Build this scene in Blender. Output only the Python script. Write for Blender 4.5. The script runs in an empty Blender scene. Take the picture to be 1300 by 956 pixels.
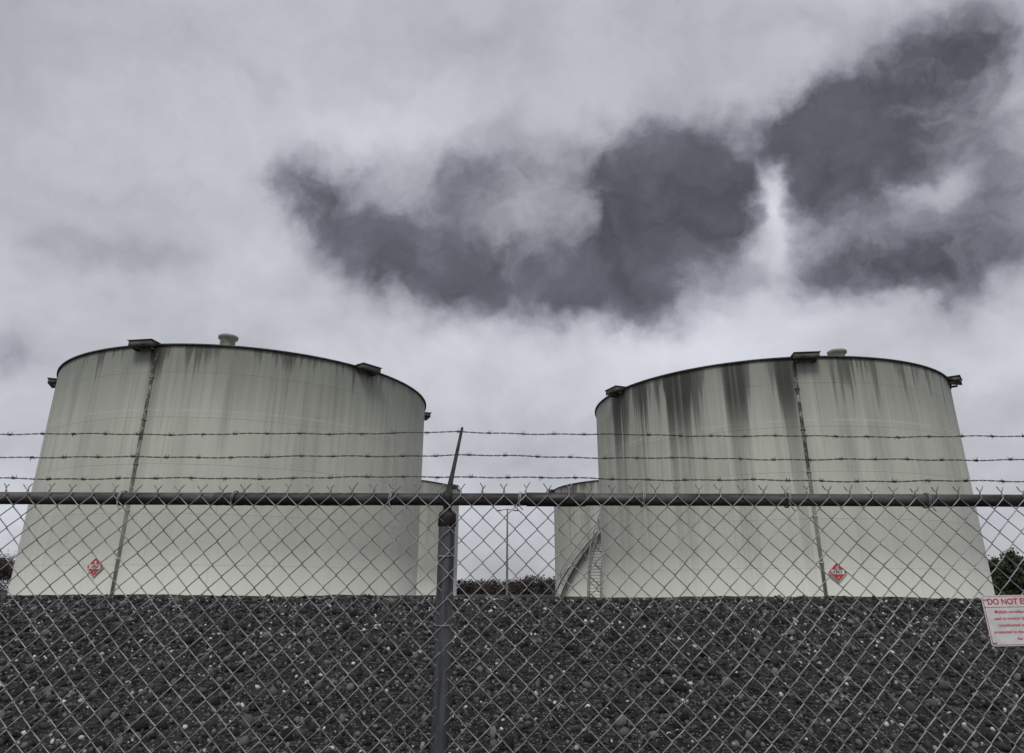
import bpy, bmesh, math, random
import numpy as np
from mathutils import Vector, noise, Matrix
random.seed(7); rng=np.random.default_rng(7)
S=bpy.context.scene
S.view_settings.view_transform='Standard'
try: S.view_settings.look='None'
except Exception: pass
S.view_settings.exposure=0
EYE=1.55; F=887.0; TH=math.atan(317/887.0)
def ray(u,y):
    a=(u-650)/F; v=(433.5-y)/F
    return Vector((a, math.cos(TH)-v*math.sin(TH), math.sin(TH)+v*math.cos(TH)))
# ---------------- node helpers
class NB:
    def __init__(s,nt): s.nt=nt; s.N=nt.nodes; s.L=nt.links
    def set(s,inp,v):
        if hasattr(v,'is_output') or isinstance(v,bpy.types.NodeSocket): s.L.new(v,inp)
        else:
            try: inp.default_value=v
            except Exception:
                inp.default_value=(v[0],v[1],v[2],1)
    def m(s,op,a,b=None,c=None,clamp=False):
        n=s.N.new('ShaderNodeMath'); n.operation=op; n.use_clamp=clamp
        s.set(n.inputs[0],a)
        if b is not None: s.set(n.inputs[1],b)
        if c is not None: s.set(n.inputs[2],c)
        return n.outputs[0]
    def vm(s,op,a,b=None):
        n=s.N.new('ShaderNodeVectorMath'); n.operation=op
        s.set(n.inputs[0],a)
        if b is not None:
            if op=='SCALE': s.set(n.inputs[3],b)
            else: s.set(n.inputs[1],b)
        return n.outputs[0]
    def comb(s,x,y,z):
        n=s.N.new('ShaderNodeCombineXYZ')
        for i,v in enumerate((x,y,z)): s.set(n.inputs[i],v)
        return n.outputs[0]
    def sep(s,v):
        n=s.N.new('ShaderNodeSeparateXYZ'); s.set(n.inputs[0],v); return n.outputs
    def noise(s,vec,scale,detail=4,rough=.5,dist=0,col=False):
        n=s.N.new('ShaderNodeTexNoise'); s.set(n.inputs['Vector'],vec)
        n.inputs['Scale'].default_value=scale; n.inputs['Detail'].default_value=detail
        n.inputs['Roughness'].default_value=rough; n.inputs['Distortion'].default_value=dist
        return n.outputs['Color'] if col else n.outputs['Fac']
    def sm(s,v,a,b,o0=0.,o1=1.):
        n=s.N.new('ShaderNodeMapRange'); n.interpolation_type='SMOOTHSTEP'
        s.set(n.inputs['Value'],v); n.inputs['From Min'].default_value=a; n.inputs['From Max'].default_value=b
        n.inputs['To Min'].default_value=o0; n.inputs['To Max'].default_value=o1
        return n.outputs['Result']
    def mix(s,f,a,b,mode='MIX'):
        n=s.N.new('ShaderNodeMixRGB'); n.blend_type=mode
        s.set(n.inputs[0],f); 
        for i,c in ((1,a),(2,b)):
            if isinstance(c,(tuple,list)): n.inputs[i].default_value=(c[0],c[1],c[2],1)
            else: s.L.new(c,n.inputs[i])
        return n.outputs[0]
def newmat(name,rough=.8,metal=0.):
    m=bpy.data.materials.new(name); m.use_nodes=True
    b=m.node_tree.nodes['Principled BSDF']; b.inputs['Roughness'].default_value=rough; b.inputs['Metallic'].default_value=metal
    return m,NB(m.node_tree),b
def simple(name,c1,c2,scale=8,rough=.8,metal=0.,bump=0,detail=5,lo=.35,hi=.65):
    m,n,b=newmat(name,rough,metal)
    tc=n.N.new('ShaderNodeTexCoord').outputs['Object']
    f=n.noise(tc,scale,detail,.6)
    n.L.new(n.mix(n.sm(f,lo,hi),c1,c2),b.inputs['Base Color'])
    if bump:
        bp=n.N.new('ShaderNodeBump'); bp.inputs['Strength'].default_value=bump; bp.inputs['Distance'].default_value=.01
        n.L.new(f,bp.inputs['Height']); n.L.new(bp.outputs[0],b.inputs['Normal'])
    return m
# ---------------- mesh helpers
def obj(name,me,parent=None,mat=None,loc=None,rot=None):
    o=bpy.data.objects.new(name,me); S.collection.objects.link(o)
    if mat is not None:
        for mm in (mat if isinstance(mat,list) else [mat]): me.materials.append(mm)
    if loc is not None: o.location=loc
    if rot is not None: o.rotation_euler=rot
    if parent is not None: o.parent=parent
    return o
def empty(name,loc=(0,0,0)):
    o=bpy.data.objects.new(name,None); S.collection.objects.link(o); o.location=loc; return o
def mesh_np(name,V,Fq,smooth=False,k=4):
    V=np.asarray(V,dtype=np.float32); Fq=np.asarray(Fq,dtype=np.int32)
    me=bpy.data.meshes.new(name); me.vertices.add(len(V)); me.vertices.foreach_set('co',V.ravel())
    nf=len(Fq); me.loops.add(nf*k); me.loops.foreach_set('vertex_index',Fq.ravel())
    me.polygons.add(nf); me.polygons.foreach_set('loop_start',np.arange(nf,dtype=np.int32)*k)
    me.polygons.foreach_set('loop_total',np.full(nf,k,dtype=np.int32))
    if smooth: me.polygons.foreach_set('use_smooth',np.ones(nf,dtype=bool))
    me.update(calc_edges=True); me.validate(); return me
def tube(P,r,sides=6,ref=(0,1,0)):
    P=np.asarray(P,float); n=len(P)
    T=np.gradient(P,axis=0); T/=np.linalg.norm(T,axis=1)[:,None]+1e-12
    ref=np.array(ref,float); A=np.cross(T,ref); A/=np.linalg.norm(A,axis=1)[:,None]+1e-9; B=np.cross(T,A)
    a=np.arange(sides)*2*math.pi/sides
    r=np.broadcast_to(np.asarray(r,float),(n,))
    V=P[:,None,:]+r[:,None,None]*(np.cos(a)[None,:,None]*A[:,None,:]+np.sin(a)[None,:,None]*B[:,None,:])
    V=V.reshape(-1,3); i=np.arange(n-1)[:,None]*sides; j=np.arange(sides)[None,:]; j2=(j+1)%sides
    Fq=np.stack([i+j,i+j2,i+sides+j2,i+sides+j],-1).reshape(-1,4)
    return V,Fq
class Acc:
    def __init__(s): s.V=[];s.F=[];s.n=0
    def add(s,VF):
        V,Fq=VF; s.V.append(V); s.F.append(np.asarray(Fq)+s.n); s.n+=len(V)
    def box(s,c,size,M=None):
        c=np.array(c,float); h=np.array(size,float)/2
        v=np.array([[x,y,z] for x in(-1,1) for y in(-1,1) for z in(-1,1)],float)*h
        if M is not None: v=v@np.array(M.to_3x3()).T
        f=[[0,1,3,2],[4,6,7,5],[0,4,5,1],[2,3,7,6],[0,2,6,4],[1,5,7,3]]
        s.add((v+c,f))
    def wedge(s,c,wdt,t,d,hi,ho):
        v=[]
        for x in(-wdt/2,wdt/2):
            v+= [(x,0,0),(x,-d,0),(x,-d,-ho),(x,0,-hi)]
        M=np.array(rotz(t).to_3x3()); v=np.array(v)@M.T+np.array(c)
        s.add((v,[[0,1,2,3],[7,6,5,4],[0,4,5,1],[1,5,6,2],[2,6,7,3],[3,7,4,0]]))
    def mesh(s,name,smooth=False): return mesh_np(name,np.concatenate(s.V),np.concatenate(s.F),smooth)
def lathe(name,prof,seg=256,smooth=True):
    V=[];Fq=[]
    n=len(prof)
    for i in range(seg):
        a=2*math.pi*i/seg
        for r,z in prof: V.append((r*math.sin(a),-r*math.cos(a),z))
    for i in range(seg):
        j=(i+1)%seg
        for k in range(n-1): Fq.append((i*n+k,j*n+k,j*n+k+1,i*n+k+1))
    return mesh_np(name,V,Fq,smooth)
def rotz(t): return Matrix.Rotation(t,4,'Z')

# ---------------- world / sky
w=bpy.data.worlds.new("World"); S.world=w; w.use_nodes=True
nt=w.node_tree; nt.nodes.clear(); n=NB(nt)
out=nt.nodes.new('ShaderNodeOutputWorld'); bg=nt.nodes.new('ShaderNodeBackground'); nt.links.new(bg.outputs[0],out.inputs[0])
SUN_EL=math.radians(52); SUN_ROT=math.radians(188)
sky=nt.nodes.new('ShaderNodeTexSky'); sky.sky_type='NISHITA'; sky.sun_disc=False; sky.sun_elevation=SUN_EL; sky.sun_rotation=SUN_ROT
d=nt.nodes.new('ShaderNodeTexCoord').outputs['Generated']
dx,dy,dz=n.sep(d)
den=n.m('MAXIMUM',n.m('ADD',dy,1.0),.02)
sx=n.m('DIVIDE',dx,den); sz=n.m('DIVIDE',dz,den)
p=n.comb(sx,sz,0.0)
zz=n.m('ADD',n.m('MAXIMUM',dz,0.0),.45)
q=n.comb(n.m('DIVIDE',dx,zz),n.m('DIVIDE',dy,zz),0.0)
def cen(c): return n.vm('SUBTRACT',c,(.5,.5,.5))
w1=n.sep(cen(n.noise(p,5.0,2,.5,0,True))); w2=n.sep(cen(n.noise(p,14,3,.55,0,True))); w3=n.sep(cen(n.noise(p,42,4,.6,0,True)))
SX=n.m('ADD',sx,n.m('ADD',n.m('MULTIPLY',w1[0],.03),n.m('ADD',n.m('MULTIPLY',w2[0],.06),n.m('MULTIPLY',w3[0],.028))))
SZ=n.m('ADD',sz,n.m('ADD',n.m('MULTIPLY',w1[1],.03),n.m('ADD',n.m('MULTIPLY',w2[1],.06),n.m('MULTIPLY',w3[1],.028))))
PW=n.comb(SX,SZ,.3)
def st(u,y):
    r=ray(u,y).normalized(); return r.x/(1+r.y), r.z/(1+r.y)
def blob(u,y,ru,rv,rot,amp,p=1.0):
    cx,cz=st(u,y); ax,az=st(u+5,y); sc=math.hypot(ax-cx,az-cz)/5
    c=math.cos(math.radians(rot)); s_=math.sin(math.radians(rot))
    X=n.m('SUBTRACT',SX,cx); Z=n.m('SUBTRACT',SZ,cz)
    A=n.m('ADD',n.m('MULTIPLY',X,c/(ru*sc)),n.m('MULTIPLY',Z,s_/(ru*sc)))
    B=n.m('ADD',n.m('MULTIPLY',X,-s_/(rv*sc)),n.m('MULTIPLY',Z,c/(rv*sc)))
    d2=n.m('ADD',n.m('MULTIPLY',A,A),n.m('MULTIPLY',B,B))
    return n.m('MULTIPLY',n.m('EXPONENT',n.m('MULTIPLY',d2,-p)),amp)
def total(lst):
    t=lst[0]
    for k in lst[1:]: t=n.m('ADD',t,k)
    return t
dark=total([blob(400,250,80,52,-25,1.0),blob(490,305,120,64,-24,1.05),blob(620,350,130,62,-8,1.1),
  blob(655,220,110,70,10,.60),blob(560,225,90,40,-10,.35),blob(850,180,80,60,-10,1.05),blob(790,250,80,80,-30,.9),blob(830,290,90,75,0,.75),blob(810,375,105,55,0,.85),
  blob(900,240,35,80,0,.6),blob(720,320,70,60,0,.25),
  blob(1000,165,90,50,25,.9),blob(1110,130,135,90,28,1.2),blob(1070,225,78,80,0,1.15),blob(1215,60,105,75,25,.95),
  blob(1180,330,175,64,0,1.05),blob(1265,200,100,100,0,.62),blob(1080,355,110,50,0,.5),blob(1150,200,320,190,0,.17),blob(620,280,320,120,-8,.13),
  blob(962,255,20,75,5,-.80),blob(728,285,24,50,-20,-.30),blob(1185,240,60,22,15,-.30),
  blob(180,330,130,40,-10,.42),blob(20,450,90,60,0,.55),blob(640,60,150,35,0,.28),blob(340,118,50,28,-30,.40),
  blob(60,60,170,80,0,.24),blob(1000,20,120,40,0,.30),blob(60,300,120,40,0,.25),blob(620,480,60,15,0,.15),blob(420,30,180,45,0,.18)])
fb=n.noise(PW,10,8,.60,.1); fb2=n.noise(n.vm('ADD',PW,(7.3,2.1,0)),30,7,.62,.1)
F1=n.m('SUBTRACT',fb,.5); F2=n.m('SUBTRACT',fb2,.5)
dk=n.m('ADD',n.m('MULTIPLY',dark,n.m('ADD',1.0,n.m('MULTIPLY',F1,1.9))),n.m('ADD',n.m('MULTIPLY',F1,.45),n.m('MULTIPLY',F2,.38)))
dk=n.sm(dk,.02,1.50)
br=total([blob(640,450,280,80,0,.15),blob(300,400,120,60,0,.05),blob(960,430,140,80,0,.12),blob(1250,450,120,40,0,.10),blob(650,650,300,90,0,.08),blob(30,640,150,60,0,.08),blob(962,240,15,45,0,.16),blob(1000,300,35,40,0,.08),blob(250,180,180,90,0,.05),blob(480,160,150,50,0,.06)])
base=n.m('ADD',.49,br)
base=n.m('ADD',base,n.m('MULTIPLY',F2,.17))
base=n.m('ADD',base,n.m('MULTIPLY',n.m('SUBTRACT',n.noise(n.vm('ADD',q,(3,9,0)),2.2,6,.54,.3),.5),.40))
base=n.m('ADD',base,n.m('MULTIPLY',n.m('SUBTRACT',n.noise(n.vm('ADD',PW,(3,1,0)),5.5,5,.5,.2),.5),.30))
base=n.m('MINIMUM',n.m('MAXIMUM',base,.26),.80)
texd=n.m('ADD',.112,n.m('ADD',n.m('MULTIPLY',n.m('SUBTRACT',n.noise(n.vm('ADD',PW,(1,5,0)),11,7,.6,.2),.5),.24),n.m('MULTIPLY',F2,.06)))
texd=n.m('MAXIMUM',texd,.075)
b=n.m('ADD',n.m('MULTIPLY',base,n.m('SUBTRACT',1.0,dk)),n.m('MULTIPLY',texd,dk))
tint=n.mix(dk,(.965,.985,1.07),(.92,.955,1.13))
ccol=n.mix(1.0,tint,n.comb(b,b,b),'MULTIPLY')
skyc=n.mix(1.0,sky.outputs[0],(.07,.07,.07),'MULTIPLY')
fin=n.mix(.05,ccol,skyc)
nt.links.new(fin,bg.inputs[0]); bg.inputs[1].default_value=1.05

sd=Vector((math.sin(SUN_ROT)*math.cos(SUN_EL),math.cos(SUN_ROT)*math.cos(SUN_EL),math.sin(SUN_EL)))
# overcast key: soft and weak
sl=bpy.data.lights.new('sun','SUN'); sl.energy=1.5; sl.angle=math.radians(20); sl.color=(1,.97,.93)
so=bpy.data.objects.new('sun',sl); S.collection.objects.link(so); so.rotation_euler=sd.to_track_quat('Z','Y').to_euler()

# ---------------- ground
def sstep(a,b,x):
    t=min(1,max(0,(x-a)/(b-a))); return t*t*(3-2*t)
def gh(x,y):
    if y<12.2: z=1.45*max(0,(y-4.3)/7.9); 
    elif y<14.5: z=1.45
    else: z=1.45-(1.15)*sstep(14.5,19,y)
    if 3.5<y<5.2: z=max(z,0)+.05*sstep(3.5,5.2,y)*(1-sstep(4.3,5.2,y))
    z-=.06*math.exp(-((y-12.2)/.8)**2)
    amp=sstep(3.5,5.5,y)*(1-sstep(25,60,y))
    z+=amp*(.035*noise.noise(Vector((x*.8,y*.8,0)))+.018*noise.noise(Vector((x*3.1,y*3.1,4)))+.02*noise.noise(Vector((x*.25,0,9))))
    return z
xs=np.concatenate([-np.geomspace(4000,14.5,26),np.arange(-14,14.01,.11),np.geomspace(14.5,4000,26)])
ys=np.concatenate([-np.geomspace(3000,3,16),np.arange(-2,4,.5),np.arange(4,16,.10),np.arange(16,22,.4),np.geomspace(22.5,5000,36)])
V=[(x,y,gh(x,y)) for y in ys for x in xs]
nx=len(xs); ii=np.arange(len(ys)-1)[:,None]*nx; jj=np.arange(nx-1)[None,:]
Fq=np.stack([ii+jj,ii+jj+1,ii+nx+jj+1,ii+nx+jj],-1).reshape(-1,4)
gm,n,bs=newmat('gravel_ground',.92)
bs.inputs['Specular IOR Level'].default_value=.2
tc=n.N.new('ShaderNodeTexCoord').outputs['Object']
v1=n.N.new('ShaderNodeTexVoronoi'); n.L.new(tc,v1.inputs['Vector']); v1.inputs['Scale'].default_value=30
v2=n.N.new('ShaderNodeTexVoronoi'); n.L.new(tc,v2.inputs['Vector']); v2.inputs['Scale'].default_value=75
c1=n.sep(v1.outputs['Color'])[0]; c2=n.sep(v2.outputs['Color'])[1]
big=n.noise(tc,.35,5,.6); med=n.noise(tc,3,6,.6)
col=n.mix(n.m('MULTIPLY',c1,c1),(.013,.0127,.013),(.088,.086,.086))
col=n.mix(n.sm(big,.45,.65,0,.8),col,n.mix(c2,(.018,.015,.014),(.085,.076,.068)))
col=n.mix(n.sm(med,.5,.75,0,.6),col,(.016,.0155,.0155))
col=n.mix(n.sm(c2,.955,.96,0,.8),col,(.34,.33,.32))
n.L.new(col,bs.inputs['Base Color'])
hgt=n.m('ADD',n.m('MULTIPLY',v1.outputs['Distance'],-1.0),n.m('MULTIPLY',v2.outputs['Distance'],-.6))
bp=n.N.new('ShaderNodeBump'); bp.inputs['Strength'].default_value=1.0; bp.inputs['Distance'].default_value=.04
n.L.new(hgt,bp.inputs['Height']); n.L.new(bp.outputs[0],bs.inputs['Normal'])
obj('ground',mesh_np('ground',V,Fq,True),mat=gm)
# gravel stones
bmm=bmesh.new(); bmesh.ops.create_icosphere(bmm,subdivisions=1,radius=1)
iv=np.array([v.co[:] for v in bmm.verts]); ifc=np.array([[v.index for v in f.verts] for f in bmm.faces]); bmm.free()
NS=56000
px=rng.uniform(-13,13,NS); py=4.3+8.7*rng.random(NS)**.9
sz_=np.clip(rng.lognormal(-4.05,.50,NS),.007,.075)
R3=rng.normal(size=(NS,3,3)); Q,_=np.linalg.qr(R3)
sc=np.stack([rng.uniform(.7,1.3,NS),rng.uniform(.6,1.1,NS),rng.uniform(.45,.85,NS)],1)*sz_[:,None]
jit=1+rng.uniform(-.22,.22,(NS,len(iv),1))
VV=np.einsum('nij,nkj->nki',Q,(iv[None]*jit)*sc[:,None,:])
pz=np.array([gh(a,b_) for a,b_ in zip(px,py)])+sz_*.3
VV+=np.stack([px,py,pz],1)[:,None,:]
FF=(ifc[None]+(np.arange(NS)*len(iv))[:,None,None]).reshape(-1,3)
me=mesh_np('gravel_stones',VV.reshape(-1,3),FF,False,3)
tone=rng.random(NS)**2.4*.15+.013; light=(rng.random(NS)<.075)&(sz_<.034)
tone=np.where(light,rng.uniform(.18,.65,NS),tone)
brn=rng.uniform(.85,1.02,NS)
colr=np.stack([tone,tone*(.5+.5*brn),tone*brn,np.ones(NS)],1)
ca=me.color_attributes.new('tone','FLOAT_COLOR','POINT')
ca.data.foreach_set('color',np.repeat(colr,len(iv),0).astype(np.float32).ravel())
sm_,n,bs=newmat('stone',.9); bs.inputs['Specular IOR Level'].default_value=.25
at=n.N.new('ShaderNodeAttribute'); at.attribute_name='tone'; n.L.new(at.outputs['Color'],bs.inputs['Base Color'])
obj('gravel',me,mat=sm_)

# ---------------- tanks
R=11.6
def tank_mat(name,H,seed,groups,heavy,grime):
    m,n,bs=newmat(name,.6)
    bs.inputs['Specular IOR Level'].default_value=.3
    tc=n.N.new('ShaderNodeTexCoord').outputs['Object']; x,y,z=n.sep(tc)
    th=n.m('ARCTAN2',x,n.m('MULTIPLY',y,-1.0)); arc=n.m('MULTIPLY',th,R)
    dep=n.m('SUBTRACT',H,z)
    bc=n.comb(arc,z,0.0)
    col=n.mix(n.noise(n.comb(n.m('MULTIPLY',arc,.25),n.m('MULTIPLY',z,.12),seed),1.0,4,.5),(.505,.52,.435),(.65,.655,.575))
    st0=n.noise(n.comb(n.m('MULTIPLY',arc,.55),n.m('MULTIPLY',z,.02),seed+8),1.0,3,.5)
    st1=n.noise(n.comb(n.m('MULTIPLY',arc,1.3),n.m('MULTIPLY',z,.035),seed+3),1.0,5,.65)
    st2=n.noise(n.comb(n.m('MULTIPLY',arc,5.0),n.m('MULTIPLY',z,.08),seed+5),1.0,4,.6)
    fade=n.sm(dep,0,10.5,1.0,.12)
    col=n.mix(n.m('MULTIPLY',n.sm(st0,.45,.62),n.m('MULTIPLY',fade,.45)),col,(.25,.27,.225))
    col=n.mix(n.m('MULTIPLY',n.sm(st1,.46,.66),n.m('MULTIPLY',fade,.58)),col,(.22,.235,.195))
    col=n.mix(n.m('MULTIPLY',n.sm(st2,.5,.75),n.m('MULTIPLY',fade,.45)),col,(.18,.18,.15))
    col=n.mix(n.m('MULTIPLY',n.sm(st2,.5,.28),.22),col,(.69,.685,.62))
    wob=n.m('ADD',dep,n.m('ADD',n.m('MULTIPLY',n.m('SUBTRACT',st1,.5),7.0),n.m('MULTIPLY',n.m('SUBTRACT',st0,.5),5.0)))
    col=n.mix(n.m('MULTIPLY',n.sm(wob,-1,5.0,1.0,0.0),grime),col,(.15,.165,.135))
    col=n.mix(n.sm(n.m('ADD',z,n.m('MULTIPLY',n.m('SUBTRACT',st1,.5),3.0)),1.0,6.5,.40,0),col,(.665,.66,.61))
    br=n.N.new('ShaderNodeTexBrick'); n.L.new(bc,br.inputs['Vector']); br.inputs['Scale'].default_value=1
    br.inputs['Brick Width'].default_value=6.07; br.inputs['Row Height'].default_value=2.42; br.inputs['Mortar Size'].default_value=.016
    br.inputs['Mortar Smooth'].default_value=.6
    br.inputs['Color1'].default_value=(0,0,0,1); br.inputs['Color2'].default_value=(1,1,1,1); br.inputs['Mortar'].default_value=(.5,.5,.5,1)
    col=n.mix(.07,col,n.mix(br.outputs['Color'],(.30,.31,.27),(.66,.66,.62)))
    col=n.mix(n.m('MULTIPLY',br.outputs['Fac'],.20),col,(.30,.31,.27))
    sl1=n.m('ABSOLUTE',n.m('SUBTRACT',dep,3.62)); col=n.mix(n.m('MULTIPLY',n.sm(sl1,.0,.06,.38,0),n.sm(st1,.30,.55)),col,(.68,.69,.63))
    g=None
    for (t0,wd,a) in groups:
        dd=n.m('DIVIDE',n.m('SUBTRACT',th,math.radians(t0)),math.radians(wd))
        e=n.m('MULTIPLY',n.m('EXPONENT',n.m('MULTIPLY',n.m('MULTIPLY',dd,dd),-1.0)),a)
        g=e if g is None else n.m('ADD',g,e)
    n1=n.noise(n.comb(n.m('MULTIPLY',arc,1.5),n.m('MULTIPLY',z,.03),seed+11),1.0,5,.7)
    drip=n.sm(n.m('ADD',n1,n.m('MULTIPLY',g,.26)),.52,.78)
    ln=n.m('ADD',.15,n.m('MULTIPLY',drip,heavy))
    t=n.m('DIVIDE',n.m('ADD',dep,n.m('MULTIPLY',n.m('SUBTRACT',st2,.5),1.2)),ln)
    dm=n.m('MULTIPLY',n.sm(t,.35,1.15,1.0,0.0),n.sm(drip,0,.22))
    dm=n.m('MULTIPLY',dm,n.sm(st2,.25,.55,.5,1.0))
    dm=n.m('MULTIPLY',dm,n.m('ADD',.38,n.m('MULTIPLY',n.m('MINIMUM',g,1.0),.60)))
    col=n.mix(dm,col,(.018,.018,.018))
    tl=n.m('MULTIPLY',n.sm(n.m('DIVIDE',dep,n.m('MULTIPLY',ln,3.4)),.1,1.0,.48,0.0),n.m('MULTIPLY',drip,n.m('MINIMUM',g,1.0)))
    tl=n.m('MULTIPLY',tl,n.sm(st2,.3,.6,.3,1.0))
    col=n.mix(tl,col,(.10,.10,.088))
    rf=n.noise(n.comb(n.m('MULTIPLY',arc,2.2),n.m('MULTIPLY',z,1.1),seed+20),1.0,6,.7)
    col=n.mix(n.sm(rf,.70,.80,0,.5),col,(.20,.13,.08))
    n.L.new(col,bs.inputs['Base Color'])
    bp=n.N.new('ShaderNodeBump'); bp.inputs['Strength'].default_value=.5; bp.inputs['Distance'].default_value=.05
    hh=n.m('ADD',br.outputs['Fac'],n.m('MULTIPLY',n.noise(n.comb(n.m('MULTIPLY',arc,.5),n.m('MULTIPLY',z,.6),0.0),1.0,2,.5),1.2))
    n.L.new(hh,bp.inputs['Height']); n.L.new(bp.outputs[0],bs.inputs['Normal'])
    return m
rimm=simple('rim_dark_steel',(.03,.03,.028),(.08,.075,.065),4,.7)
boxm=simple('weathered_box_steel',(.07,.073,.065),(.17,.17,.15),2,.7)
ventm=simple('vent_paint',(.20,.23,.19),(.32,.35,.30),3,.6)
spm,n_,bs_=newmat('rusty_drain',.8)
tcx=n_.N.new('ShaderNodeTexCoord').outputs['Object']; X_,Y_,Z_=n_.sep(tcx)
fr=n_.noise(n_.comb(n_.m('MULTIPLY',X_,2.0),n_.m('MULTIPLY',Y_,2.0),n_.m('MULTIPLY',Z_,1.3)),1.5,8,.8)
n_.L.new(n_.mix(n_.m('ADD',n_.sm(fr,.45,.62,0,.55),n_.sm(Z_,8.0,4.0,0,.85),clamp=True),(.045,.037,.028),(.48,.485,.42)),bs_.inputs['Base Color'])
stairm=simple('stair_steel',(.20,.21,.20),(.34,.35,.33),2,.6)
def stair(parent,th0,th1,z0,z1,base):
    A=Acc(); cnt=int((z1-z0)/.21); wd=.85
    rin=R+.12; rout=rin+wd
    inner=[];outer=[];r1=[];r2=[]
    for i in range(cnt+1):
        f=i/cnt; t=th0+(th1-th0)*f; z=z0+(z1-z0)*f
        dirv=np.array([math.sin(t),-math.cos(t),0])
        A.box(dirv*(rin+wd/2)+[0,0,z],(wd,.27,.04),rotz(t-math.pi/2))
        inner.append(dirv*rin+[0,0,z]); outer.append(dirv*rout+[0,0,z])
        r1.append(dirv*rout+[0,0,z+1.05]); r2.append(dirv*rout+[0,0,z+.55])
        if i%5==0:
            A.add(tube([dirv*rout+[0,0,z],dirv*rout+[0,0,z+1.05]],.03,5))
            A.add(tube([dirv*(R+.0)+[0,0,z-.9],dirv*rout+[0,0,z-.05]],.04,4,(0,0,1)))
    for P,r in ((inner,.09),(outer,.10),(r1,.035),(r2,.025)): A.add(tube(P,r,6,(0,0,1)))
    t=th1; dirv=np.array([math.sin(t),-math.cos(t),0])
    A.box(dirv*(rin+wd/2)+[0,0,z1+.05],(wd,1.2,.06),rotz(t-math.pi/2))
    obj('spiral_stair',A.mesh('spiral_stair'),parent,stairm)
def tank(az,D,ztop,th_boxes,spouts,spside,groups,heavy,grime,seed,vent=None,stairs=None,base=.28):
    a=math.radians(az); root=empty('storage_tank',(D*math.sin(a),D*math.cos(a),base)); H=ztop-base
    m=tank_mat('tank_shell_paint',H,seed,groups,heavy,grime)
    obj('shell',lathe('shell',[(R+.06,-.3),(R+.06,.06),(R,.061),(R,H*.25),(R,H*.5),(R,H*.75),(R,H-.10)],320),root,m)
    obj('rim',lathe('rim',[(R-.02,H-.13),(R+.10,H-.12),(R+.10,H-.03),(R+.02,H),(R-.1,H+.02)],320),root,rimm)
    obj('roof',lathe('roof',[(R-.08,H+.01),(R*.6,H+.28),(R*.25,H+.5),(.01,H+.6)],160),root,ventm)
    A=Acc();B=Acc()
    for t in th_boxes:
        t=math.radians(t); dirv=np.array([math.sin(t),-math.cos(t),0]); M=rotz(t)
        A.wedge(dirv*(R-.02)+[0,0,H+.0],1.30,t,.66,.16,.30)
        A.box(dirv*(R+.30)+[0,0,H+.022],(1.42,.80,.035),M)
        for s_ in (-.5,.5):
            tt=t+s_/R; dv=np.array([math.sin(tt),-math.cos(tt),0])
            A.box(dv*(R+.2)+[0,0,H-.34],(.05,.4,.12),rotz(tt))
    for t in spouts:
        tt=math.radians(t)+spside*.60/R; dv=np.array([math.sin(tt),-math.cos(tt),0]); Ms=rotz(tt)
        B.box(dv*(R+.02)+[0,0,(H-.2)/2],(.17,.07,H-.25),Ms)
        for k in range(1,6): B.box(dv*(R+.03)+[0,0,k*H/6+.4],(.24,.075,.07),Ms)
    obj('overflow_boxes',A.mesh('boxes'),root,boxm)
    if spouts: obj('drain_channels',B.mesh('drains'),root,spm)
    if vent:
        t=math.radians(vent[0]); rr=R-1.3; vz=H+.03; v=lathe('vent',[(.40,0),(.40,vent[1]-.2),(.52,vent[1]-.18),(.54,vent[1]-.05),(.46,vent[1]),(.01,vent[1]+.06)],32)
        obj('roof_vent',v,root,ventm,(rr*math.sin(t),-rr*math.cos(t),vz))
    if stairs: stair(root,math.radians(stairs[0]),math.radians(stairs[1]),.2,H-.1,base)
    return root
T1=tank(-20.7,50,13.95,[-9.1+60*k for k in range(6)],[-9.1],1,[(-6,2.5,1.0),(-22,4,.5),(5,8,.4),(28,8,.4),(48,8,.4),(100,20,.4)],2.0,.80,1.3,vent=(10.4,.92))
T2=tank(20.07,51.5,13.91,[-7.07+60*k for k in range(6)],[-7.07],-1,[(-68,6,1.0),(-56,4,.8),(-43,6,1.4),(-26,3.2,1.4),(-13,2.2,1.4),(5,8,.4),(30,15,.35)],4.5,.65,5.7,vent=(5.9,.72),stairs=(-92,-158))
T3=tank(-11.3,94,13.95,[10+60*k for k in range(6)],[],1,[(0,5,.2)],1.0,.4,9.1)
T4=tank(10.5,94,13.95,[-30+60*k for k in range(6)],[],1,[(-60,20,.6)],2.0,.4,12.2,stairs=(-10.5-65,-10.5+7))

# placards
redm=simple('placard_red',(.46,.035,.035),(.56,.07,.065),5,.5); whm=simple('placard_white',(.62,.62,.60),(.74,.74,.72),5,.5)
blk=simple('placard_black',(.02,.02,.02),(.03,.03,.03),5,.5)
def text(parent,body,size,loc,mat,name,bold=0,ax='CENTER'):
    c=bpy.data.curves.new(name,'FONT'); c.body=body; c.size=size; c.align_x=ax; c.align_y='CENTER'; c.offset=bold; c.extrude=size*.004
    c.materials.append(mat); o=bpy.data.objects.new(name,c); S.collection.objects.link(o); o.parent=parent; o.location=loc; return o
def poly(parent,name,pts,z,th,mat):
    bm=bmesh.new(); f=bm.faces.new([bm.verts.new((x,y,z)) for x,y in pts])
    r=bmesh.ops.extrude_face_region(bm,geom=[f]); bmesh.ops.translate(bm,verts=[v for v in r['geom'] if isinstance(v,bmesh.types.BMVert)],vec=(0,0,th))
    bmesh.ops.recalc_face_normals(bm,faces=bm.faces); me=bpy.data.meshes.new(name); bm.to_mesh(me); bm.free(); return obj(name,me,parent,mat)
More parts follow.
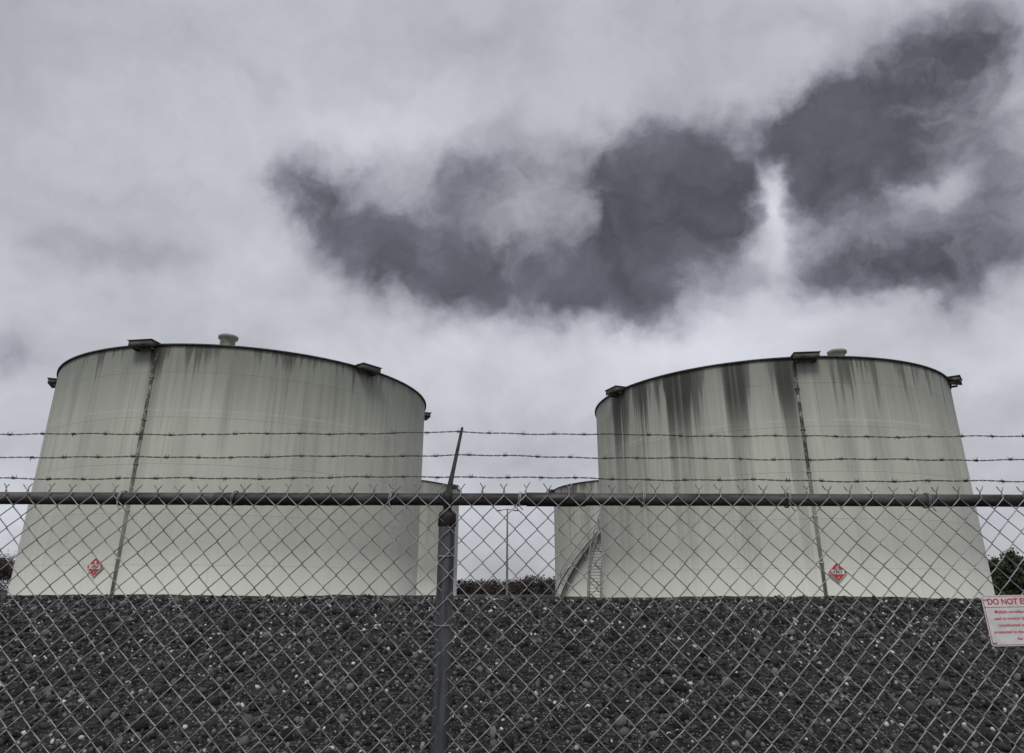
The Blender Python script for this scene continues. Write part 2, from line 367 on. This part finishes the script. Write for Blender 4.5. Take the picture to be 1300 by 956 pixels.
def placard(T,thd,z,num):
    t=math.radians(thd); rr=R+.06
    root=empty('hazard_placard',(T.location.x+rr*math.sin(t),T.location.y-rr*math.cos(t),z)); root.rotation_euler=(math.pi/2,0,t)
    root.scale=(.86,.86,1)
    h=.56
    poly(root,'backing',[(0,-h),(h,0),(0,h),(-h,0)],0,.02,whm); h=.51
    poly(root,'red_field',[(0,-h),(h,0),(0,h),(-h,0)],.022,.006,redm)
    poly(root,'number_panel',[(-.36,-.12),(.36,-.12),(.36,.12),(-.36,.12)],.031,.004,whm)
    text(root,num,.25,(0,0,.038),blk,'number',.004)
    text(root,'3',.16,(0,-.31,.038),whm,'class_number',.003)
    poly(root,'flame_symbol',[(-.05,.16),(.05,.16),(.08,.22),(.04,.26),(.02,.34),(-.04,.27),(-.07,.24)],.031,.004,whm)
placard(T1,-11.7,2.6,'1863'); placard(T2,-6.6,2.5,'1863')

# ---------------- fence
FY=2.4; RZ=EYE+.1215*FY
fence=empty('chain_link_fence',(0,0,0))
galv,n,bs=newmat('galvanised_wire',.5,.4)
tc=n.N.new('ShaderNodeTexCoord').outputs['Object']; f=n.noise(tc,9,5,.6); f2=n.noise(tc,120,3,.6)
c=n.mix(n.sm(f,.35,.65),(.20,.20,.21),(.39,.40,.415)); c=n.mix(n.sm(f2,.55,.72,0,.7),c,(.10,.08,.065)); n.L.new(c,bs.inputs['Base Color'])
railm,n,bs=newmat('weathered_rail',.6,.35)
tc=n.N.new('ShaderNodeTexCoord').outputs['Object']; X_,Y_,Z_=n.sep(tc)
f=n.noise(n.comb(n.m('MULTIPLY',X_,2.5),n.m('MULTIPLY',Y_,14.0),n.m('MULTIPLY',Z_,14.0)),1.0,8,.7)
f2=n.noise(tc,60,5,.7)
c=n.mix(n.sm(f,.36,.62),(.016,.015,.015),(.11,.105,.10)); c=n.mix(n.sm(f2,.5,.68,0,.65),c,(.06,.042,.032)); n.L.new(c,bs.inputs['Base Color'])
postm,n,bs=newmat('galvanised_post',.5,.5)
tc=n.N.new('ShaderNodeTexCoord').outputs['Object']; X_,Y_,Z_=n.sep(tc)
f=n.noise(n.comb(n.m('MULTIPLY',X_,40.0),n.m('MULTIPLY',Y_,40.0),n.m('MULTIPLY',Z_,4.0)),1.0,7,.65); f2=n.noise(tc,90,4,.6)
c=n.mix(n.sm(f,.35,.65),(.055,.058,.065),(.135,.14,.15)); c=n.mix(n.sm(f2,.56,.72,0,.6),c,(.05,.04,.035)); n.L.new(c,bs.inputs['Base Color'])
armm=simple('rusty_arm',(.013,.012,.012),(.036,.032,.030),30,.75,.2,bump=.3)
barbm=simple('barbed_wire_steel',(.05,.046,.043),(.13,.125,.12),25,.6,.5)
P=.0725; wr=.00185; dpt=.0023; top=RZ+.008; K=50
def wire_path(odd):
    side=1 if odd else 0
    e=.0035
    def ex(s): return (P/2+.0016) if s else -.0016
    pts=[]
    for k in range(K):
        s=side; zt=top-k*P/2
        xa=ex(s); xb=ex(1-s); yy=-dpt if (s==1) else dpt
        pts.append((xa,0,zt))
        sg=1 if xb>xa else -1
        pts.append((xa+sg*e,yy,zt-e*.9)); pts.append((xb-sg*e,yy,zt-P/2+e*.9))
        side=1-side
    pts.append((ex(side),0,top-K*P/2))
    s=1 if odd else 0; xa=ex(s); o=1 if s else -1
    pre=[(xa+o*.012,.001*o,top+.036),(xa+o*.0035,-.002*o,top+.024),(xa-o*.0016,.0022*o,top+.018),(xa+o*.0012,0,top+.011),(xa-o*.0016,-.0022*o,top+.005)]
    return np.array(pre+pts)
XR=8.0; nw=int(2*XR/(P/2)); A=Acc()
tubes=[tube(wire_path(False),wr,5),tube(wire_path(True),wr,5)]
for i in range(nw):
    x0=-XR+i*P/2; V0,F0=tubes[i%2]; V1=V0.copy()
    msk=V1[:,2]>top+.02; V1[msk,0]+=rng.normal(0,.003); V1[msk,2]+=rng.normal(0,.003)
    V1[:,0]+=x0; A.add((V1,F0))
Vall=np.concatenate(A.V); 
X=Vall[:,0].copy(); Z=Vall[:,2].copy()
fall=np.clip((top-Z)/.15,0,1)
Vall[:,0]+=fall*(.0045*np.sin(X*2.3+Z*5)+.003*np.sin(X*7.1-Z*9)+.0015*np.sin(X*23+Z*17))
Vall[:,2]+=.003*np.sin(X*1.7+1)+fall*(.003*np.sin(X*5.3+Z*6)+.0012*np.sin(X*19-Z*21))
Vall[:,1]+=FY-.021-.005+fall*(.010*np.sin(X*1.9+Z*2.2)-.004+.003*np.sin(X*6.3+2))
obj('wire_fabric',mesh_np('fabric',Vall,np.concatenate(A.F),True),fence,galv)
A=Acc(); xr=np.linspace(-XR-.3,XR+.3,160)
A.add(tube(np.stack([xr,np.full_like(xr,FY),RZ+.0012*np.sin(xr*1.3)],1),.0205,20,(0,1,0)))
for cx in (-5.1,.15,5.4):
    xx=np.array([cx-.10,cx-.098,cx+.098,cx+.10]); A.add(tube(np.stack([xx,xx*0+FY,xx*0+RZ],1),[.0207,.0232,.0232,.0207],20))
obj('top_rail',A.mesh('rail',True),fence,railm)
A=Acc(); xx=np.linspace(-1.0,-.52,60); A.add(tube(np.stack([xx,xx*0+FY,RZ+.0012*np.sin(xx*1.3)-.0005],1),.0213+.0006*np.sin(xx*170),20))
tapem=simple('rail_tape',(.012,.012,.012),(.03,.028,.028),20,.6)
obj('rail_wrap',A.mesh('wrap',True),fence,tapem)
A=Acc()
for tx in np.arange(-XR+.2,XR,.46):
    tx+=rng.uniform(-.05,.05)
    for off in (0,.005):
        a=np.linspace(0,2*math.pi*1.02,18)
        A.add(tube(np.stack([tx+off+.004*np.sin(a),FY-.003+.0275*np.cos(a),RZ+.0245*np.sin(a)],1),.0017,5,(1,0,0)))
    A.add(tube([(tx,FY-.028,RZ-.012),(tx+.006,FY-.033,RZ-.03),(tx+.014,FY-.031,RZ-.038)],.0017,5))
obj('tie_wires',A.mesh('ties',True),fence,galv)
WH=[]
for sl_ in (.1534,.1837,.217):
    WH.append((EYE+sl_*FY-RZ)/(1-sl_))
xp=-.215; posts=[xp+3.05*k for k in (-2,-1,0,1,2)]
for x in posts:
    if abs(x)>XR: continue
    pt=RZ-.045; pr=.0272
    me=lathe('post',[(pr,-.3),(pr,pt-.01)],28); obj('post',me,fence,postm,(x,FY,0))
    me=lathe('post_cap',[(pr+.0002,pt-.045),(pr+.003,pt-.043),(pr+.003,pt-.012),(.028,pt-.002),(.025,pt),(.016,pt+.008),(.001,pt+.009)],28); obj('post_cap',me,fence,armm,(x,FY,0))
    bm=bmesh.new()
    prev=None
    L=[(0,-.050,.013,.010),(0,.0,.0125,.026),(.0,.024,.0095,.010),(.09,.105,.0065,.007),(.20,.21,.0055,.006),(WH[2]+.018,WH[2]+.022,.0048,.005)]
    for (oy,oz,hx,hy) in L:
        nrm=Vector((0,1,-1)).normalized() if oy>0 else Vector((0,1,0))
        skew=.020*max(0,oz)/.32
        ring=[bm.verts.new(Vector((skew,oy,oz))+Vector((sx_*hx,0,0))+nrm*sy_*hy) for sx_,sy_ in((-1,-1),(1,-1),(1,1),(-1,1))]
        if prev:
            for k in range(4): bm.faces.new([prev[k],prev[(k+1)%4],ring[(k+1)%4],ring[k]])
        else: bm.faces.new(ring)
        prev=ring
    bm.faces.new(prev); bmesh.ops.recalc_face_normals(bm,faces=bm.faces)
    bmesh.ops.bevel(bm,geom=list(bm.edges),offset=.002,segments=2,affect='EDGES')
    me=bpy.data.meshes.new('arm'); bm.to_mesh(me); bm.free()
    o=obj('barb_arm',me,fence,armm,(x,FY,RZ))
    A=Acc(); A.add(tube([(x-.016,FY,RZ),(x-.015,FY,RZ),(x+.015,FY,RZ),(x+.016,FY,RZ)],[.021,.0252,.0252,.021],20)); obj('rail_collar',A.mesh('collar',True),fence,armm)
    A=Acc()
    for zt in (.3,.7,1.08,1.45,1.66):
        a=np.linspace(0,2*math.pi,18); A.add(tube(np.stack([x+.0305*np.cos(a),FY+.0305*np.sin(a),zt+.004*np.sin(a)],1),.0018,5,(0,0,1)))
    obj('post_ties',A.mesh('pties',True),fence,galv)
A=Acc()
for wi,h in enumerate(WH):
    y0=FY+h; z0=RZ+h
    xx=np.arange(-XR,XR,.0075); ph=xx/.030*math.pi+wi
    u=((xx-xp)/3.05)%1.0; sag=-.012*4*u*(1-u)+.002*np.sin(xx*9+wi*2)+.0012*np.sin(xx*31+wi)
    for s_ in (0,math.pi):
        A.add(tube(np.stack([xx,y0+.0017*np.cos(ph+s_),z0+sag+.0017*np.sin(ph+s_)],1),.00125,5))
    bx=-XR+.05+wi*.04
    while bx<XR-.05:
        u=((bx-xp)/3.05)%1.0; zs=z0-.012*4*u*(1-u)+.002*math.sin(bx*9+wi*2)+.0012*math.sin(bx*31+wi)
        th=rng.uniform(0,math.pi)
        for k,off in ((0,-.003),(1,.003)):
            a0=th+k*1.4; a=np.linspace(a0,a0+2*math.pi*1.5,14)
            c=np.stack([bx+off+np.linspace(-.004,.004,14),y0+.0038*np.cos(a),zs+.0038*np.sin(a)],1)
            d2=np.array([rng.uniform(-.3,.3),-math.sin(a[-1]),math.cos(a[-1])])
            Pp=np.concatenate([[c[0]+np.array([rng.uniform(-.3,.3),math.sin(a[0]),-math.cos(a[0])])*.013],c,[c[-1]+d2*.013]])
            rr_=np.full(len(Pp),.0011); rr_[0]=rr_[-1]=.0004
            A.add(tube(Pp,rr_,5,(1,0,0)))
        bx+=.125+rng.uniform(-.008,.008)
obj('barbed_wire',A.mesh('barbed',True),fence,barbm)
# ---------------- fence sign
sg=empty('warning_sign',(1.487,FY-.045,1.541))
sg.rotation_euler=(Matrix.Rotation(math.pi/2,4,'X')@Matrix.Rotation(math.radians(1.2),4,'Z')).to_euler()
sr=simple('sign_red',(.50,.025,.05),(.56,.04,.06),12,.5); sw=simple('sign_white',(.62,.61,.60),(.74,.73,.73),20,.5)
W_,H_=.205,.148
def rrect(x0,y0,x1,y1,r):
    pts=[]
    for cx,cy,a0 in((x1-r,y1-r,0),(x0+r,y1-r,90),(x0+r,y0+r,180),(x1-r,y0+r,270)):
        for k in range(6):
            a=math.radians(a0+k*18); pts.append((cx+r*math.cos(a),cy+r*math.sin(a)))
    return pts
poly(sg,'panel',rrect(0,-H_,W_,0,.007),0,.0015,sw)
poly(sg,'red_border',rrect(.003,-H_+.003,W_-.003,-.003,.006),.0017,.0003,sr)
poly(sg,'white_field',rrect(.0045,-H_+.0045,W_-.0045,-.0365,.004),.0022,.0003,sw)
poly(sg,'header_field',rrect(.0045,-.0345,W_-.0045,-.0045,.004),.0022,.0003,sw)
text(sg,'DO NOT ENTER',.0238,(W_/2,-.0195,.0027),sr,'header_text',.0007)
for i,l in enumerate(['Multiple surveillance devices','used to monitor this property.','Unauthorized entry will be','prosecuted to the fullest extent of','the law.']):
    text(sg,l,.0125,(W_/2,-.049-.0195*i,.0027),sr,'body_text',.0003)
A=Acc()
for hx,hy in((.01,-.012),(W_-.01,-.012),(.01,-H_+.01),(W_-.01,-H_+.01)):
    A.add(tube([(hx-.007,hy,.001),(hx-.005,hy,.0045),(hx+.005,hy,.0045),(hx+.007,hy,.001)],.0012,5))
obj('fixing_wires',A.mesh('fix',True),sg,galv)

# ---------------- light pole
lp=empty('light_pole',(-.55,96,.28)); A=Acc()
A.add(tube([(0,0,0),(0,0,6),(0,0,11.7)],[.16,.13,.09],12)); A.box((0,0,.1),(.5,.5,.5))
A.add(tube([(-.9,0,11.5),(0,0,11.65),(.9,0,11.5)],.05,8))
for s_ in(-1,1): A.box((s_*1.15,0,11.47),(.7,.35,.14))
obj('pole_and_heads',A.mesh('pole',False),lp,simple('pole_paint',(.16,.17,.18),(.24,.25,.26),2,.6))

# ---------------- vegetation
def quads(C,size,flat=1.0):
    N=len(C); a=rng.normal(size=(N,3)); a/=np.linalg.norm(a,axis=1)[:,None]; b_=np.cross(a,rng.normal(size=(N,3))); b_/=np.linalg.norm(b_,axis=1)[:,None]
    s1=(size*rng.uniform(.6,1.4,N))[:,None]; s2=s1*flat
    V=np.stack([C-a*s1,C+b_*s2*.7,C+a*s1,C-b_*s2*.7],1).reshape(-1,3)
    return V,np.arange(N*4).reshape(-1,4)
barkm=simple('bark',(.045,.035,.028),(.09,.07,.055),6,.9)
def foliage(name,c1,c2,sc=.8): return simple(name,c1,c2,sc,.9,lo=.3,hi=.7)
conm=foliage('conifer_needles',(.015,.028,.012),(.055,.08,.03)); brushm=foliage('bare_twigs',(.045,.032,.024),(.13,.095,.07),.3)
def conifer(loc,h,rad):
    root=empty('evergreen_tree',loc); A=Acc(); A.add(tube([(0,0,-.2),(.05,0,h*.5),(0,.05,h)],[.22,.12,.02],8))
    L=Acc()
    for k in range(int(h*34)):
        z=h*(.03+.97*rng.random()); l=rad*(1.05-(z/h)**2)**.8*rng.uniform(.55,1.15); a=rng.uniform(0,2*math.pi)
        end=np.array([math.cos(a)*l,math.sin(a)*l,z-.05*l+rng.uniform(-.1,.35)]); st_=np.array([0,0,z*.9])
        A.add(tube([st_,(st_+end)/2+[0,0,.08],end],[.04,.025,.008],4,(0,0,1)))
        f=rng.random(44)**.5; C=st_+(end-st_)*f[:,None]+rng.normal(0,.17,(44,3))*(.5+f[:,None]); L.add(quads(C,.12))
    obj('trunk_and_limbs',A.mesh('t'),root,barkm); obj('foliage',L.mesh('f'),root,conm)
def bare(loc,h,rad,mat):
    root=empty('bare_tree',loc); A=Acc(); L=Acc()
    def br(p,dv,l,r,dep):
        e=p+dv*l; mid=(p+e)/2+rng.normal(0,.05*l,3); A.add(tube([p,mid,e],[r,r*.8,r*.6],5,(.3,.9,.2)))
        if dep==0:
            L.add(quads(e+rng.normal(0,.35,(26,3)),.16,.25)); return
        for _ in range(4 if dep>1 else 5):
            nd=dv+rng.normal(0,.5,3); nd[2]+=.15; nd/=np.linalg.norm(nd); br(e if rng.random()<.6 else mid,nd,l*rng.uniform(.6,.85),r*.55,dep-1)
    br(np.zeros(3)-[0,0,.2],np.array([0,0,1.]),h*.3,.2,4)
    obj('trunk_and_limbs',A.mesh('t'),root,barkm); obj('twigs',L.mesh('f'),root,mat)
def at(az,D): a=math.radians(az); return (D*math.sin(a),D*math.cos(a),.28)
conifer(at(34.4,92),5.1,2.6); conifer(at(36.2,96),5.6,3.0); conifer(at(33.4,99),4.6,2.2); conifer(at(37.8,94),5.0,2.8)
bare(at(-34.9,92),5.6,2,brushm); bare(at(-35.9,98),6.4,2,brushm)
L=Acc(); A=Acc()
for k in range(520):
    x=rng.uniform(-420,420) if k>90 else rng.uniform(-45,45); y=300+rng.uniform(-25,35)+abs(x)*.02; h=5.8+3.0*noise.noise(Vector((x*.05,1,0)))+rng.uniform(-1.2,1.4); rd=rng.uniform(2,4)
    A.add(tube([(x,y,0),(x+rng.uniform(-.4,.4),y,h*.8)],[.25,.06],4))
    N=230; dvv=rng.normal(size=(N,3)); dvv/=np.linalg.norm(dvv,axis=1)[:,None]; rr_=rng.random(N)**.5
    C=np.array([x,y,h*.45])+dvv*rr_[:,None]*np.array([rd,rd,h*.5]); L.add(quads(C,.42,.8))
tl=empty('tree_line'); obj('crowns',L.mesh('crowns'),tl,foliage('distant_foliage',(.018,.019,.015),(.075,.055,.042),.10)); obj('trunks',A.mesh('trunks'),tl,barkm)

# ---------------- camera
cam=bpy.data.cameras.new('camera'); co=bpy.data.objects.new('camera',cam); S.collection.objects.link(co); S.camera=co
cam.sensor_width=36; cam.lens=F/1300*36; cam.shift_y=-44.5/1300; cam.clip_start=.05; cam.clip_end=12000
co.location=(0,0,EYE)
co.rotation_euler=(Matrix.Rotation(math.pi/2+TH,4,'X')@Matrix.Rotation(math.radians(.18),4,'Z')).to_euler()
